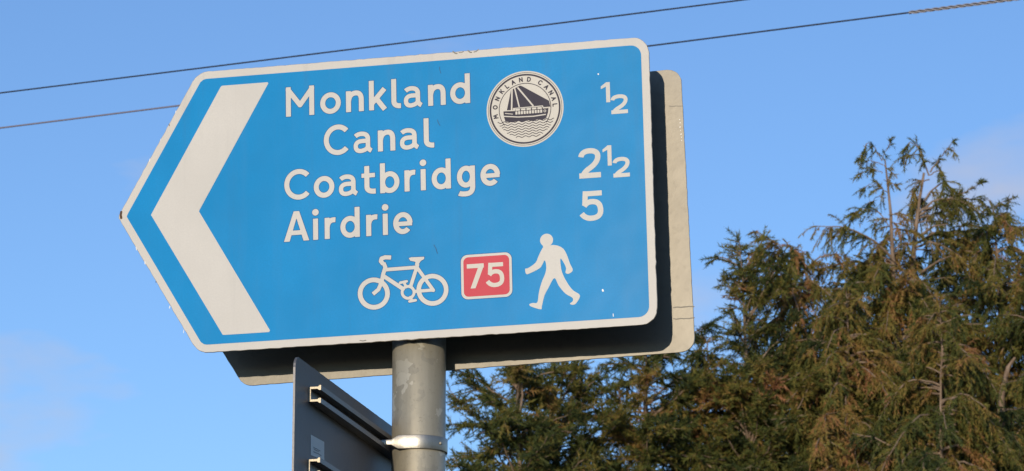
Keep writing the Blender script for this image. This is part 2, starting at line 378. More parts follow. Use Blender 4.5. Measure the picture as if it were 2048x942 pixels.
words = {
 'Monkland': (317.2, [('M', -497.5, -458.2), ('o', -449.8, -421.2), ('n', -414.0, -389.4), ('k', -382.2, -356.8), ('l', -351.3, -338.2), ('a', -334.3, -309.1), ('n', -300.8, -276.7), ('d', -270.4, -243.3)]),
 'Canal': (259.3, [('C', -445.3, -410.4), ('a', -404.3, -378.7), ('n', -370.7, -346.8), ('a', -340.5, -314.7), ('l', -307.6, -293.5)]),
 'Coatbridge': (201.5, [('C', -500.6, -464.8), ('o', -459.8, -431.4), ('a', -425.3, -399.5), ('t', -393.9, -374.5), ('b', -368.4, -341.9), ('r', -335.0, -319.5), ('i', -313.2, -305.5), ('d', -297.8, -271.7), ('g', -263.4, -238.8), ('e', -231.4, -204.9)]),
 'Airdrie': (144.0, [('A', -501.6, -466.7), ('i', -461.7, -454.0), ('r', -445.3, -429.8), ('d', -423.7, -397.1), ('r', -388.3, -372.3), ('i', -366.2, -357.9), ('e', -351.3, -324.9)])}
for wd, (base, ls) in words.items():
    for ch, a, b in ls:
        link('letter', field_mesh('letter', place(glyph(ch, (b - a) / XH), a, base, XH), 0.5, 0.45), sign, [M_WHITE])
for ch, a, b, base, hh in (('1', -66.0, -53.8, 303.6, 27.6), ('2', -52.8, -30.6, 286.8, 26.3), ('2', -98.2, -69.2, 202.0, 40.4), ('1', -66.2, -54.3, 217.0, 27.6), ('2', -52.6, -30.6, 200.2, 27.2), ('5', -98.1, -67.4, 144.0, 40.4)):
    s = hh / CAP
    link('numeral', field_mesh('numeral', place(glyph(ch, (b - a) / s, 0.252 if hh > 35 else 0.278), a, base, s), 0.5, 0.4), sign, [M_WHITE])
# bicycle
def s5(pts, w, cap='r', closed=False): return S(Z5(pts), w * K5, cap, closed)
bike = [s5(arc(160, 408, 76, 76, 0, 360), 25, 'r', True), s5(arc(485, 387, 76, 76, 0, 360), 24, 'r', True),
        s5([(256, 208), (222, 207), (203, 214), (199, 228), (212, 245)], 22, 'b'), s5([(214, 238), (224, 262), (212, 300), (203, 345), (186, 385), (155, 411)], 21, 'b'),
        s5([(220, 276), (400, 262)], 19), s5([(210, 308), (322, 382)], 21), s5([(402, 250), (364, 368)], 19),
        P(Z5([(353, 212), (366, 207), (440, 204), (438, 217), (420, 227), (405, 252), (388, 250), (391, 232), (362, 226)])),
        s5([(398, 262), (420, 292), (490, 390)], 18), s5([(386, 396), (490, 388)], 17), s5(arc(350, 401, 33, 33, 0, 360), 15, 'r', True),
        s5([(340, 372), (328, 348)], 14), s5([(306, 348), (342, 340)], 14), s5([(362, 428), (373, 447)], 14), s5([(358, 451), (392, 445)], 14)]
link('bicycle_symbol', field_mesh('bicycle_symbol', bike, 0.5, 0.5), sign, [M_WHITE])
def catmull(pts, n=5):
    p = np.array(pts, float); out = []
    for i in range(len(p)):
        a, b, c, d = p[i - 1], p[i], p[(i + 1) % len(p)], p[(i + 2) % len(p)]
        for t in np.arange(n) / n: out.append(.5 * ((2 * b) + (c - a) * t + (2 * a - 5 * b + 4 * c - d) * t * t + (3 * b - a - 3 * c + d) * t ** 3))
    return np.array(out)
walker = [(1103, 148), (1088, 168), (1072, 202), (1055, 238), (1014, 267), (999, 271), (1004, 299), (1026, 295), (1078, 268), (1093, 248), (1106, 224), (1113, 240), (1115, 270), (1108, 302), (1090, 345), (1075, 400), (1066, 456), (1040, 460), (1021, 468), (1035, 481), (1085, 495), (1091, 478), (1105, 420), (1128, 375), (1160, 322), (1185, 365), (1222, 408), (1260, 431), (1262, 450), (1246, 464), (1264, 470), (1282, 460), (1302, 418), (1264, 390), (1236, 355), (1211, 310), (1198, 270), (1194, 214), (1214, 240), (1225, 268), (1222, 292), (1240, 298), (1262, 278), (1246, 240), (1230, 195), (1210, 160), (1180, 143), (1148, 139), (1130, 146)]
link('walking_figure_symbol', field_mesh('walking_figure_symbol', [P(Z5(catmull(walker, 4))), D(Z5([(1117, 112)])[0], 34 * K5), s5([(1117, 130), (1120, 160)], 40)], 0.5, 0.5), sign, [M_WHITE])
# route number patch
rt = lambda i, r: round_poly([(-260.3 + i, 109.2 - i), (-191.8 - i, 109.2 - i), (-191.8 - i, 49.1 + i), (-260.3 + i, 49.1 + i)], [r] * 4)
patch = link('route_patch', field_mesh('route_patch', [P(rt(0, 9))], 0.5, 1.0), sign, [M_WHITE])
link('red_panel', field_mesh('red_panel', [P(rt(3.4, 6.5))], 0.7, 1.0), patch, [M_RED])
for ch, a, b in (('7', -252.3, -229.4), ('5', -226.2, -202.2)):
    s = 33.0 / CAP; link('numeral', field_mesh('numeral', place(glyph(ch, (b - a) / s, 0.246), a, 63.3, s), 0.9, 0.4), patch, [M_CREAM])
# darker blue outlines laid under the white pieces, a hair wider than each
for wd, (base, ls) in words.items():
    link('dark_outline', field_mesh('dark_outline', [q for ch, a, b in ls for q in place(glyph(ch, (b - a) / XH), a, base, XH)], 0.37, 0.5, grow=0.75), sign, [M_OUTLINE])
link('dark_outline', field_mesh('dark_outline', bike, 0.37, 0.5, grow=0.75), sign, [M_OUTLINE])
link('dark_outline', field_mesh('dark_outline', [P(rt(-0.8, 9.6))], 0.37, 1.0), sign, [M_OUTLINE])
# canal emblem
EC = Z8([(472, 459)])[0]
emblem = link('canal_emblem', field_mesh('canal_emblem', [D(EC, 390 * K8)], 0.45, 1.0), sign, [M_CREAM])
cir = lambda r, a0=0, a1=360, n=90: arc(EC[0], EC[1], r * K8, r * K8, a0, a1, n)
ring = [S(cir(373), 4 * K8, 'r', True), S(cir(351), 17 * K8, 'r', True), S(cir(262, -36, 216), 7 * K8, 'r')]
link('emblem_rings', field_mesh('emblem_rings', ring, 0.65, 0.3), emblem, [M_INK])
def simple(ch):     # thin capitals, unit height, width about 0.7
    if ch == 'M': return [[(0, 0), (.1, 1), (.4, .35), (.7, 1), (.8, 0)]]
    if ch == 'O': return [arc(.4, .5, .4, .5, 0, 360, 20)]
    if ch == 'N': return [[(0, 0), (0, 1), (.65, 0), (.65, 1)]]
    if ch == 'K': return [[(0, 0), (0, 1)], [(.6, 1), (0, .42)], [(.2, .6), (.62, 0)]]
    if ch == 'L': return [[(0, 1), (0, 0), (.5, 0)]]
    if ch == 'A': return [[(0, 0), (.36, 1), (.72, 0)], [(.14, .34), (.58, .34)]]
    if ch == 'D': return [join([(0, 0), (0, 1), (.25, 1)], arc(.25, .5, .42, .5, 90, -90, 12), [(0, 0)])]
    if ch == 'C': return [arc(.42, .5, .42, .5, 45, 315, 20)]
lets = []
for ch, ang in zip('MONKLANDCANAL', (187, 168.5, 151.5, 135.5, 121.5, 107.7, 92.3, 76.7, 53.8, 38.5, 24.2, 11.3, -1.5)):
    st = simple(ch); wd = max(np.array(s)[:, 0].max() for s in st); ang += 4.4; a = math.radians(ang); rad = np.array([math.cos(a), math.sin(a)]); tan = np.array([math.sin(a), -math.cos(a)])
    for s in st:
        s = np.array(s, float); q = EC + ((s[:, 1:2] * 40 + 284) * rad + (s[:, 0:1] - wd / 2) * 42 * tan) * K8
        lets.append(S(q, 11 * K8, 'r'))
link('emblem_lettering', field_mesh('emblem_lettering', lets, 0.65, 0.25), emblem, [M_INK])
dark = [P(Z8([(326, 262), (382, 236), (418, 216), (440, 222), (722, 374), (738, 436), (668, 442), (652, 424), (345, 452), (345, 480), (282, 476)])),
        P(Z8([(246, 488), (366, 484), (366, 452), (652, 428), (660, 458), (718, 452), (712, 500), (694, 555), (650, 578), (600, 570), (560, 590), (500, 578), (455, 598), (400, 586), (340, 602), (268, 594), (250, 540)]))]
for k in range(7):
    y0 = 608 + k * 27; xs = np.linspace(150, 800, 120); wy = y0 - (xs - 190) * 0.075 + 7.5 * np.sin((xs - 200 + 0) / 74 * 2 * math.pi)
    keep = np.hypot(xs - 472, wy - 459) < 318
    if keep.sum() > 3: dark.append(S(Z8(np.stack([xs, wy], 1)[keep]), 7 * K8, 'r'))
link('emblem_boat', field_mesh('emblem_boat', dark, 0.65, 0.25), emblem, [M_INK])
s8 = lambda pts, w: S(Z8(pts), w * K8, 'b')
lite = [s8([(336, 256), (332, 482)], 15), s8([(364, 246), (412, 442)], 13), s8([(394, 236), (560, 432)], 15), s8([(248, 539), (400, 546), (560, 538), (690, 518)], 11),
        s8([(368, 455), (654, 430)], 9), s8([(654, 426), (664, 452)], 9), s8([(664, 450), (720, 446)], 8), s8([(250, 482), (366, 476)], 9), s8([(366, 480), (368, 452)], 8), s8([(262, 508), (345, 516)], 8)]
lite += [s8([(374 + k * 57, 472 - k * 4.6), (420 + k * 57, 469 - k * 4.6)], 19) for k in range(5)]
lite += [s8([(382 + k * 28.8, 488 - k * 2.2), (383 + k * 28.8, 520 - k * 2.2)], 20) for k in range(10)]
lite += [S(Z8(arc(680, 482, 11, 11, 0, 360, 16)), 6 * K8, 'r', True)]
link('emblem_boat_lines', field_mesh('emblem_boat_lines', lite, 0.85, 0.25), emblem, [M_CREAM])
# wear on the sign
def fleck(name, pts, w, z, m, parent):
    link(name, field_mesh(name, [S([uv(*q) for q in pts], w, 'r')], z, 0.3), parent, [m])
fleck('scratch', [(879, 134), (880, 141), (882, 147)], 0.7, 0.75, M_SCRATCH, sign)
fleck('scratch', [(875, 240), (877, 246), (880, 251)], 0.8, 0.75, M_SCRATCH, sign)
fleck('scratch', [(868, 490), (872, 497), (875, 507)], 0.9, 0.75, M_SCRATCH, sign)
fleck('paint_fleck', [(1205.4, 580), (1206.2, 582)], 2.2, 0.75, M_DOT, sign)
fleck('paint_fleck', [(1196.5, 148), (1197, 149)], 1.6, 0.75, M_DOT, sign)
fleck('paint_fleck', [(1226.5, 628), (1226.8, 633)], 0.9, 0.75, M_DOT, sign)
for a, b, w in (((906, 103), (914, 107), 1.6), ((918, 105), (927, 103), 1.0), ((936, 101), (943, 105), 1.5), ((948, 104), (957, 99), 1.3), ((720, 681), (732, 680.5), 1.2)):
    fleck('paint_chip', [a, ((a[0] + b[0]) / 2, (a[1] + b[1]) / 2 + 1.2), b], w, 0.3, M_TAPE, sign)
fleck('rust_chip', [(242.5, 424), (241.5, 430), (242.5, 436)], 3.2, 0.3, M_RUST, sign)
for q in ((352, 222), (338, 248), (322, 278), (300, 318), (272, 494), (290, 523), (312, 562), (340, 612), (368, 660)):
    a = np.array(uv(*q)); fleck('paint_chip', [q, (q[0] + R.uniform(-1.5, 1.5), q[1] + R.uniform(3, 8))], R.uniform(0.5, 1.1), 0.3, R.choice((M_DOT, M_TAPE, M_RUST)), sign)

def box(name, x0, x1, y0, y1, z0, z1):
    V = [(x, y, z) for z in (z0, z1) for y in (y0, y1) for x in (x0, x1)]
    return mesh_py(name, V, [(0, 2, 3, 1), (4, 5, 7, 6), (0, 1, 5, 4), (2, 6, 7, 3), (0, 4, 6, 2), (1, 3, 7, 5)])
def channel_profile(h, d, t, lip):
    """C section: web on y=0, opening towards +y. Returned as closed outline (x = across, y = outwards)."""
    a = h / 2
    return [(-a, 0), (a, 0), (a, d - lip * .9), (a + lip * .45, d - lip * .45), (a + lip * .45, d), (a - lip, d), (a - lip, d - t), (a - t, d - t * 1.6), (a - t, t), (-a + t, t), (-a + t, d - t * 1.6), (-a + lip, d - t), (-a + lip, d), (-a - lip * .45, d), (-a - lip * .45, d - lip * .45), (-a, d - lip * .9)]
def channel(name, L0, L1, prof, M):
    """Extrude the profile along local x from L0 to L1 (m); M maps (along, across, out) to the parent's frame."""
    V = [M(x, a, o) for x in (L0, L1) for a, o in prof]; n = len(prof)
    F = [[i, (i + 1) % n, n + (i + 1) % n, n + i] for i in range(n)] + [list(range(n))[::-1], list(range(n, 2 * n))]
    me = mesh_py(name, V, F); me.polygons.foreach_set('material_index', [0] * n + [1, 1]); return me
for vy, dep in ((0.095, 0.0120), (0.300, 0.0145)):
    link('rear_channel', channel('rear_channel', -0.60, -0.02, channel_profile(0.018, dep, 0.0025, 0.004), lambda x, a, o, vy=vy: (x, vy + a, -0.003 - o)), sign, [M_CHAN, M_CUT_LIT])

# ------------------------------------------------------------------ second plate, back to back on the far side of the pole
BE, BU, BN = frame(0.036, LEAN)
BO = SO + SE * 0.0335 + SU * -0.0185 - SN * 0.100
back = empty('direction_sign', mat=mat4(BO, BE, BU, BN))
tag(back, 'plain grey back of a second arrow sign showing behind the blue sign, in its shadow', 'sign')
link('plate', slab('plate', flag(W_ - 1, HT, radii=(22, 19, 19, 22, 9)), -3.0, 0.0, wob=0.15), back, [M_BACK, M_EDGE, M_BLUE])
for vy in (0.10, 0.31):
    link('rear_channel', channel('rear_channel', -0.58, -0.10, channel_profile(0.018, 0.0145, 0.0025, 0.004), lambda x, a, o, vy=vy: (x, vy + a, o)), back, [M_CHAN, M_CUT_LIT])
def buv(px, py):
    X = at_plane(px, py, BO, BN) - BO; return np.array([X @ BE, X @ BU]) * 1000
for a, b, w in (((1338, 212), (1366, 212), 0.8), ((1347, 615), (1388, 613), 1.5), ((1347, 638), (1389, 636), 1.3)):
    q0, q1 = buv(*a), buv(*b); pts = [q0 + (q1 - q0) * t + np.array([0, R.uniform(-.5, .5)]) for t in np.linspace(0, 1, 9)]
    link('tape_mark', field_mesh('tape_mark', [S(pts, w, 'r')], 0.25, 0.3), back, [M_TAPE])
for k in range(7):
    q = buv(1359 + k * 0.6 + R.uniform(-1.5, 1.5), 238 + k * 7.5 + R.uniform(-2, 2))
    link('paint_fleck', field_mesh('paint_fleck', [S([q, q + 0.3], R.uniform(0.8, 1.5), 'r')], 0.25, 0.25), back, [M_DOT])

# ------------------------------------------------------------------ pole
def lathe(name, prof, n=48):
    V, F = [], []
    for r, z in prof: V += [(r * math.cos(2 * math.pi * k / n), r * math.sin(2 * math.pi * k / n), z) for k in range(n)]
    for j in range(len(prof) - 1): F += [[j * n + k, j * n + (k + 1) % n, (j + 1) * n + (k + 1) % n, (j + 1) * n + k] for k in range(n)]
    F += [list(range(n))[::-1], [(len(prof) - 1) * n + k for k in range(n)]]
    me = mesh_py(name, V, F); smooth(me); return me
ptop = CAMZ + 0.985 + 0.36
pole = empty('sign_pole', (POLE[0], POLE[1], 0))
tag(pole, 'round galvanised steel pole carrying the signs', 'pole')
link('shaft', lathe('shaft', [(PR, -0.4), (PR, 0.6), (PR, 1.6), (PR, 2.2), (PR, ptop)]), pole, [M_GALV])
link('cap', lathe('cap', [(PR + .0025, ptop - .015), (PR + .0025, ptop + .004), (PR - .004, ptop + .010)]), pole, [M_REAR])
link('base_collar', lathe('base_collar', [(PR + .03, 0), (PR + .03, .02), (PR + .004, .035)]), pole, [M_GALV])
# ------------------------------------------------------------------ third plate, turned side-on below
TH = math.radians(12.5); d3 = np.array([math.sin(TH), math.cos(TH), 0]); m3 = np.array([math.cos(TH), -math.sin(TH), 0])
OFF3 = PR + 0.016
O3 = np.array([POLE[0], POLE[1], CAMZ + 0.7205]) - m3 * OFF3
side = empty('direction_sign', mat=mat4(O3, d3, uz, m3))
tag(side, 'dark grey side-on sign plate with channel rails, clamped to the pole below the blue sign', 'sign')
pts3 = round_poly([(-412, 164.5), (300, 164.5), (347, 82), (300, 0), (-412, 0)], (15, 12, 6, 12, 15))[::-1]
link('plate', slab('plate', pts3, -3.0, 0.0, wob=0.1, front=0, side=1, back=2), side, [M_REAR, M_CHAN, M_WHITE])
for vz in (0.1275, 0.037):
    link('channel_rail', channel('channel_rail', -0.352, 0.28, channel_profile(0.0185, 0.0155, 0.0026, 0.0042), lambda x, a, o, vz=vz: (x, vz + a, o)), side, [M_CHAN, M_CUT_LIT])
def tuv(px, py):
    X = at_plane(px, py, O3, m3) - O3; return np.array([X @ d3, X @ uz]) * 1000
st = link('sticker', field_mesh('sticker', [P([tuv(621, 869), tuv(648, 884), tuv(648, 921), tuv(621, 910)])], 0.3, 1.0), side, [M_STICK])
for a, b in (((626, 894), (640, 902)), ((627, 898), (637, 904)), ((626, 903), (642, 911))):
    q0, q1 = tuv(*a), tuv(*b); link('print_line', field_mesh('print_line', [S([q0 + (q1 - q0) * t + np.array([0, R.uniform(-.4, .4)]) for t in np.linspace(0, 1, 7)], 1.0)], 0.5, 0.3), st, [M_TEXT])
# clamp band round the pole with an ear reaching to the upper rail
def band(zc, hh, ear):
    V, F = [], []; n = 40; r0, r1 = PR + 0.0006, PR + 0.0028
    a3 = math.atan2(-m3[1], -m3[0])            # direction from the pole to the plate
    pts = []
    for k in range(n + 1):
        a = a3 + 1.58 + (2 * math.pi - 3.16) * k / n; pts.append((np.array([math.cos(a), math.sin(a)]), hh))
    c = [[(p[0] * r).tolist() for r in (r0, r1)] for p in pts]; hs = [p[1] for p in pts]
    # ears: leave the circle at both ends, run to the rail
    def earpts(end):
        p = pts[end][0]; base = np.array(c[end][0]); tgt = -m3[:2] * (PR + 0.0095) + d3[:2] * (ear if end == -1 else -ear)
        out = []
        for t in (0.2, 0.4, 0.5, 0.6, 1.0):
            q = base + (tgt - base) * t; nn = p * (1 - t) + d3[:2] * (1 if end == -1 else -1) * t; nn = nn / np.linalg.norm(nn)
            out.append(([q.tolist(), (q + nn * 0.0022).tolist()], hh if t < .45 else (hh * .7 if t < .55 else (hh * .42 if t < .7 else hh * .34))))
        return out
    e_a = earpts(0)[::-1]; e_b = earpts(-1)
    c = [x[0] for x in e_a] + c + [x[0] for x in e_b]; hs = [x[1] for x in e_a] + hs + [x[1] for x in e_b]
    for (i_, o_), h in zip(c, hs): V += [(*i_, zc - h / 2), (*o_, zc - h / 2), (*o_, zc + h / 2), (*i_, zc + h / 2)]
    for k in range(len(c) - 1):
        for j in range(4): F.append([4 * k + j, 4 * k + (j + 1) % 4, 4 * k + 4 + (j + 1) % 4, 4 * k + 4 + j])
    F += [[0, 1, 2, 3], [4 * (len(c) - 1) + j for j in (3, 2, 1, 0)]]
    me = mesh_py('clamp', V, F); smooth(me); return me
Mi = side.matrix_world.inverted()
for zc in (0.7205 + 0.1275 - 0.004, 0.7205 + 0.037 - 0.004):
    cl = link('clamp', band(CAMZ + zc, 0.0185, 0.040), None, [M_STEEL]); cl.data.transform(Mi @ Matrix.Translation((POLE[0], POLE[1], 0))); cl.parent = side
    rv = lathe('rivet', [(0.0022, 0), (0.0022, 0.0008), (0.0013, 0.0016)], 10); aa = math.radians(-40); rd = Vector((math.cos(aa), math.sin(aa), 0))
    rv.transform(Mi @ Matrix.Translation(Vector((POLE[0], POLE[1], CAMZ + zc)) + rd * (PR + 0.0026)) @ rd.to_track_quat('Z', 'Y').to_matrix().to_4x4()); rvo = link('rivet', rv, cl, [M_CUT_LIT])
    md = cl.modifiers.new('edge', 'BEVEL'); md.width = 0.0007; md.segments = 2; md.limit_method = 'ANGLE'

# ------------------------------------------------------------------ overhead wires
WQ = np.array([0, 18.0, 0]); WYAW = math.radians(22.9); WN_ = np.array([math.sin(WYAW), math.cos(WYAW), 0])
def wpt(px, py): return at_plane(px, py, WQ, WN_)
def tube(path, rad, sides=8):
    path = np.asarray(path, float); rad = np.broadcast_to(rad, len(path)); tn = np.gradient(path, axis=0); tn /= np.linalg.norm(tn, axis=1)[:, None] + 1e-12
    ref = np.array([0, 0, 1.]) if abs(tn[0][2]) < 0.8 else np.array([1., 0, 0])
    a = np.cross(tn, ref); a /= np.linalg.norm(a, axis=1)[:, None] + 1e-12; b = np.cross(tn, a)
    ang = np.arange(sides) * 2 * math.pi / sides
    V = (path[:, None] + rad[:, None, None] * (np.cos(ang)[None, :, None] * a[:, None] + np.sin(ang)[None, :, None] * b[:, None])).reshape(-1, 3)
    i = np.arange(len(path) - 1)[:, None] * sides; k = np.arange(sides)[None]; k2 = (k + 1) % sides
    F = np.stack([i + k, i + k2, i + sides + k2, i + sides + k], -1).reshape(-1, 4); return V, F
def wire_path(a, b, ext=(35, 30), n=60):
    A, B = wpt(*a), wpt(*b); d = (B - A) / np.linalg.norm(B - A); L = np.linalg.norm(B - A); s = np.linspace(-ext[0], L + ext[1], n)
    return A + d * s[:, None] + np.array([0, 0, 1]) * (0.00035 * ((s - L / 2) ** 2 - (L / 2) ** 2))[:, None]
wu = link('overhead_wire', mesh_np('overhead_wire', *tube(wire_path((0, 186), (1480, 0.5)), 0.0044)), None, [M_CABLE]); smooth(wu.data)
tag(wu, 'thin dark overhead wire passing clear above the blue sign', 'wire')
root = empty('overhead_wire', tuple(wpt(0, 256)))
tag(root, 'lower overhead wire running behind the blue sign, with a twisted grip wound on it', 'wire')
O_ = np.array(root.location)
lp = wire_path((0, 256), (1820, 25)) - O_
smooth(link('cable', mesh_np('cable', *tube(lp, 0.0045)), root, [M_CABLE]).data)
def along(px0, px1, n):
    A, B = wpt(0, 256), wpt(1820, 25); L = np.linalg.norm(B - A); d = (B - A) / L
    s = np.linspace(np.dot(wpt(px0, 256 - px0 * 231 / 1820) - A, d), np.dot(wpt(px1, 256 - px1 * 231 / 1820) - A, d), n)
    return A + d * s[:, None] + np.array([0, 0, 1]) * (0.00035 * ((s - L / 2) ** 2 - (L / 2) ** 2))[:, None] - O_
smooth(link('paler_length', mesh_np('paler_length', *tube(along(-2500, 760, 20), 0.0050)), root, [M_PALE_CABLE]).data)  # slightly thicker tube in paler grey over this length of cable
hp = along(1818, 3000, 420); k = np.arange(len(hp)); tb = hp[-1] - hp[0]; tb /= np.linalg.norm(tb); na = np.cross(tb, [0, 0, 1]); na /= np.linalg.norm(na); nb = np.cross(tb, na)
for ph in (0, 2.1, 4.2):
    an = k * 0.36 + ph
    smooth(link('twisted_grip', mesh_np('twisted_grip', *tube(hp + 0.0066 * (np.cos(an)[:, None] * na + np.sin(an)[:, None] * nb), 0.0031, 6)), root, [M_GRIP]).data)

# ------------------------------------------------------------------ cypress trees
VISZ = 7.4
def unit(a): return a / (np.linalg.norm(a, axis=-1, keepdims=True) + 1e-12)
def cypress(label, Y, trunk_px, profile, rise=0.55, droop=0.65, hang=0.5, tone=0.4, seed=1, limbs=(), dens=1.0, lead=0.0, r_base=0.17, r_tip=0.005, tuft=9, clear=None, forks=()):
    rng = np.random.default_rng(seed); K = Y / (FPX * math.cos(PITCH))
    tp = np.array([at_depth(a, b, Y + (0 if i else 0)) for i, (a, b) in enumerate(trunk_px)]); base = np.array([tp[-1][0] + rng.normal(0, .15), Y, 0.0])
    # resample trunk from ground to tip
    keyp = np.concatenate([[base - [0, 0, .3]], tp[::-1]]); tz = np.linspace(keyp[0][2], keyp[-1][2], 40)
    path = np.stack([np.interp(tz, keyp[:, 2], keyp[:, i]) for i in range(3)], 1); path[:, 0] += np.cumsum(rng.normal(0, .008, 40)); path[:, 1] += np.cumsum(rng.normal(0, .012, 40))
    ztop = keyp[-1][2]; hgt = ztop
    rad = r_base * np.clip((ztop - tz) / hgt, 0, 1) ** 0.9 + r_tip
    tv, tf = tube(path, rad, 9)
    pz = np.array([at_depth(1024, y, Y)[2] for y, _, _ in profile]); pl = np.array([l for _, l, _ in profile]) * K; pr_ = np.array([r for _, _, r in profile]) * K
    o = np.argsort(pz); pz, pl, pr_ = pz[o], pl[o], pr_[o]
    zs = []
    z = 1.2
    while z < ztop - lead - 0.05:
        zs.append(z); z += (1 / (34 * dens) if z > VISZ - 0.6 else 1 / 7.0) * rng.uniform(.6, 1.4)
    BV, BF, off = [], [], 0
    tw_s, tw_d, tw_l, tw_t, tw_n, tw_big, tw_h = [], [], [], [], [], [], []
    def branch(bp, r0, btone, big, tstart=0.18, spacing=0.021, tl=1.0, hg=hang):
        nonlocal off
        v, f = tube(bp, np.linspace(r0, 0.004, len(bp)), 5); BV.append(v); BF.append(f + off); off += len(v)
        L = np.linalg.norm(np.diff(bp, axis=0), axis=1).sum(); n = max(3, int(L * (1 - tstart) / (spacing * (2.0 if big else 1))))
        nc = max(2, int(L / 0.13)); cen = tstart + (1 - tstart) * (np.arange(nc) + rng.uniform(.15, .95, nc)) / nc; cen[-1] = .97
        t = np.clip(cen[rng.integers(0, nc, n)] + rng.normal(0, .022 / max(L, .3), n), tstart * .6, 1)
        ix = t * (len(bp) - 1); p = np.stack([np.interp(ix, np.arange(len(bp)), bp[:, i]) for i in range(3)], 1)
        tg = unit(np.stack([np.interp(ix, np.arange(len(bp)), np.gradient(bp[:, i])) for i in range(3)], 1))
        lat = unit(np.cross(tg, [0, 0, 1.]) + 1e-6); sg = np.where(np.arange(n) % 2, 1, -1)[:, None]
        d = unit(tg * rng.uniform(.2, 1., (n, 1)) + lat * sg * rng.uniform(.0, .9, (n, 1)) + rng.normal(0, .34, (n, 3)) + np.array([0, 0, 1.]) * (max(0, .3 - hg) * 1.6 * rng.uniform(.3, 1.3, (n, 1))) + np.array([0, 0, -1.]) * (hg * rng.uniform(.0, 1.4, (n, 1))))
        ln = (0.15 + 0.15 * (1 - t) ** .6 * min(1, L)) * rng.uniform(.55, 1.4, n) * tl * (1.5 if big else 1)
        tw_s.append(p); tw_d.append(d); tw_l.append(ln); tw_n.append(unit(np.cross(d, lat) + rng.normal(0, .5, (n, 3)))); tw_big.append(np.full(n, big)); tw_h.append(np.full(n, hg))
        tw_t.append(btone + 0.18 * (np.sin(p @ np.array([5.1, 3.3, 4.3])) * np.sin(p @ np.array([-3.7, 4.9, 6.1]) + 1.3)) + rng.normal(0, .09, n) + np.clip(.35 - t, 0, 1) * 0.9)
    for z in zs:
        big = z < VISZ - 0.6
        i = np.interp(z, tz, np.arange(40)); c = np.array([np.interp(z, tz, path[:, k]) for k in range(3)])
        az = rng.uniform(0, 2 * math.pi); cx = math.cos(az)
        if clear and at_depth(1024, clear[1], Y)[2] < z < at_depth(1024, clear[0], Y)[2] and math.sin(az) < -0.1 and rng.uniform() < clear[2]: continue
        wl = np.interp(z + 0.1, pz, pl); wr = np.interp(z + 0.1, pz, pr_); w = wl + (wr - wl) * (cx + 1) / 2
        L = w * rng.choice([rng.uniform(.35, .8), rng.uniform(.75, 1.15), rng.uniform(1.1, 1.4)], p=[.42, .5, .08])
        if L < 0.08: L = 0.08
        s = np.linspace(0, 1, 9)[:, None]; hd = np.array([math.cos(az), math.sin(az), 0]); ri = rise * rng.uniform(.35, 1.7); dr = droop * rng.uniform(.4, 1.6)
        bp = c + hd * L * s + np.array([0, 0, 1.]) * (L * (ri * s - dr * s ** 2)) + np.concatenate([[np.zeros(3)], np.cumsum(rng.normal(0, .018 * L, (8, 3)), 0)])
        branch(bp, 0.007 + 0.011 * L, tone + rng.normal(0, .17), big)
    for _ in range(tuft):
        c = path[-1 - rng.integers(0, 2)]; az = rng.uniform(0, 6.283); L = rng.uniform(.12, .3); s = np.linspace(0, 1, 9)[:, None]
        bp = c + np.array([math.cos(az), math.sin(az), 0]) * L * rng.uniform(.3, .8) * s + np.array([0, 0, 1.]) * L * (rng.uniform(.3, .9) * s - .5 * hang * s ** 2)
        branch(bp, 0.006, tone + rng.normal(0, .12), False, 0.05, 0.03)
    for pxs, r0, tl, hg in limbs:
        q = np.array([at_depth(a, b, Y + dy) for a, b, dy in pxs]); u = np.linspace(0, len(q) - 1, 9); bp = np.stack([np.interp(u, np.arange(len(q)), q[:, k]) for k in range(3)], 1) + rng.normal(0, .008, (9, 3))
        branch(bp, r0, tone + rng.normal(0, .1), False, 0.12, 0.022, tl * 1.25, hg)
    for pxs, r0 in forks:
        q = np.array([at_depth(a, b, Y + dy) for a, b, dy in pxs]); v, f = tube(q, np.linspace(r0, r0 * .3, len(q)), 6); BV.append(v); BF.append(f + off); off += len(v)
    s_, d_, l_, t_, n_, b_, h_ = map(np.concatenate, (tw_s, tw_d, tw_l, tw_t, tw_n, tw_big, tw_h))
    # twig stems as tapered blades; shoots as slim triangles set pinnately along each twig
    V, F, TN = [], [], []
    kk = 52; nt_ = len(s_)
    cnt = np.clip((l_ / np.where(b_, .045, .0062)).astype(int), 6, kk)
    j = np.arange(kk)[None]; mask = j < cnt[:, None]
    tt = (j + rng.uniform(0, 1, (nt_, kk))) / cnt[:, None]
    sag = (0.10 + 0.45 * np.clip(h_, 0, 1))[:, None] * l_[:, None] * tt ** 2 * rng.uniform(.3, 1.3, (nt_, 1))
    pos = s_[:, None] + d_[:, None] * (l_[:, None] * tt)[..., None] + np.array([0, 0, -1.]) * sag[..., None]
    tg = unit(d_[:, None] + np.array([0, 0, -1.]) * (2 * sag / (l_[:, None] * tt + 1e-6))[..., None])
    lat = unit(np.cross(tg, np.broadcast_to(n_[:, None], tg.shape))); sg = np.where(j % 2, 1., -1.)[..., None]
    sd = unit(tg * 0.75 + lat * sg * rng.uniform(.2, .9, (nt_, kk, 1)) + rng.normal(0, .40, (nt_, kk, 3)) + np.array([0, 0, -1.]) * (0.4 * h_)[:, None, None])
    sl = (0.026 + 0.046 * (1 - tt * .6)) * rng.uniform(.6, 1.3, (nt_, kk)) * np.where(b_, 2.2, 1)[:, None]
    sw = (0.0040 + 0.0036 * rng.uniform(0, 1, (nt_, kk))) * np.where(b_, 2.4, 1)[:, None]
    wd = unit(np.cross(sd, unit(n_[:, None] + rng.normal(0, .8, (nt_, kk, 3)))))
    m = mask.ravel(); pos, sd, wd = (x.reshape(-1, 3)[m] for x in (pos, sd, wd)); sl, sw = sl.ravel()[m, None], sw.ravel()[m, None]
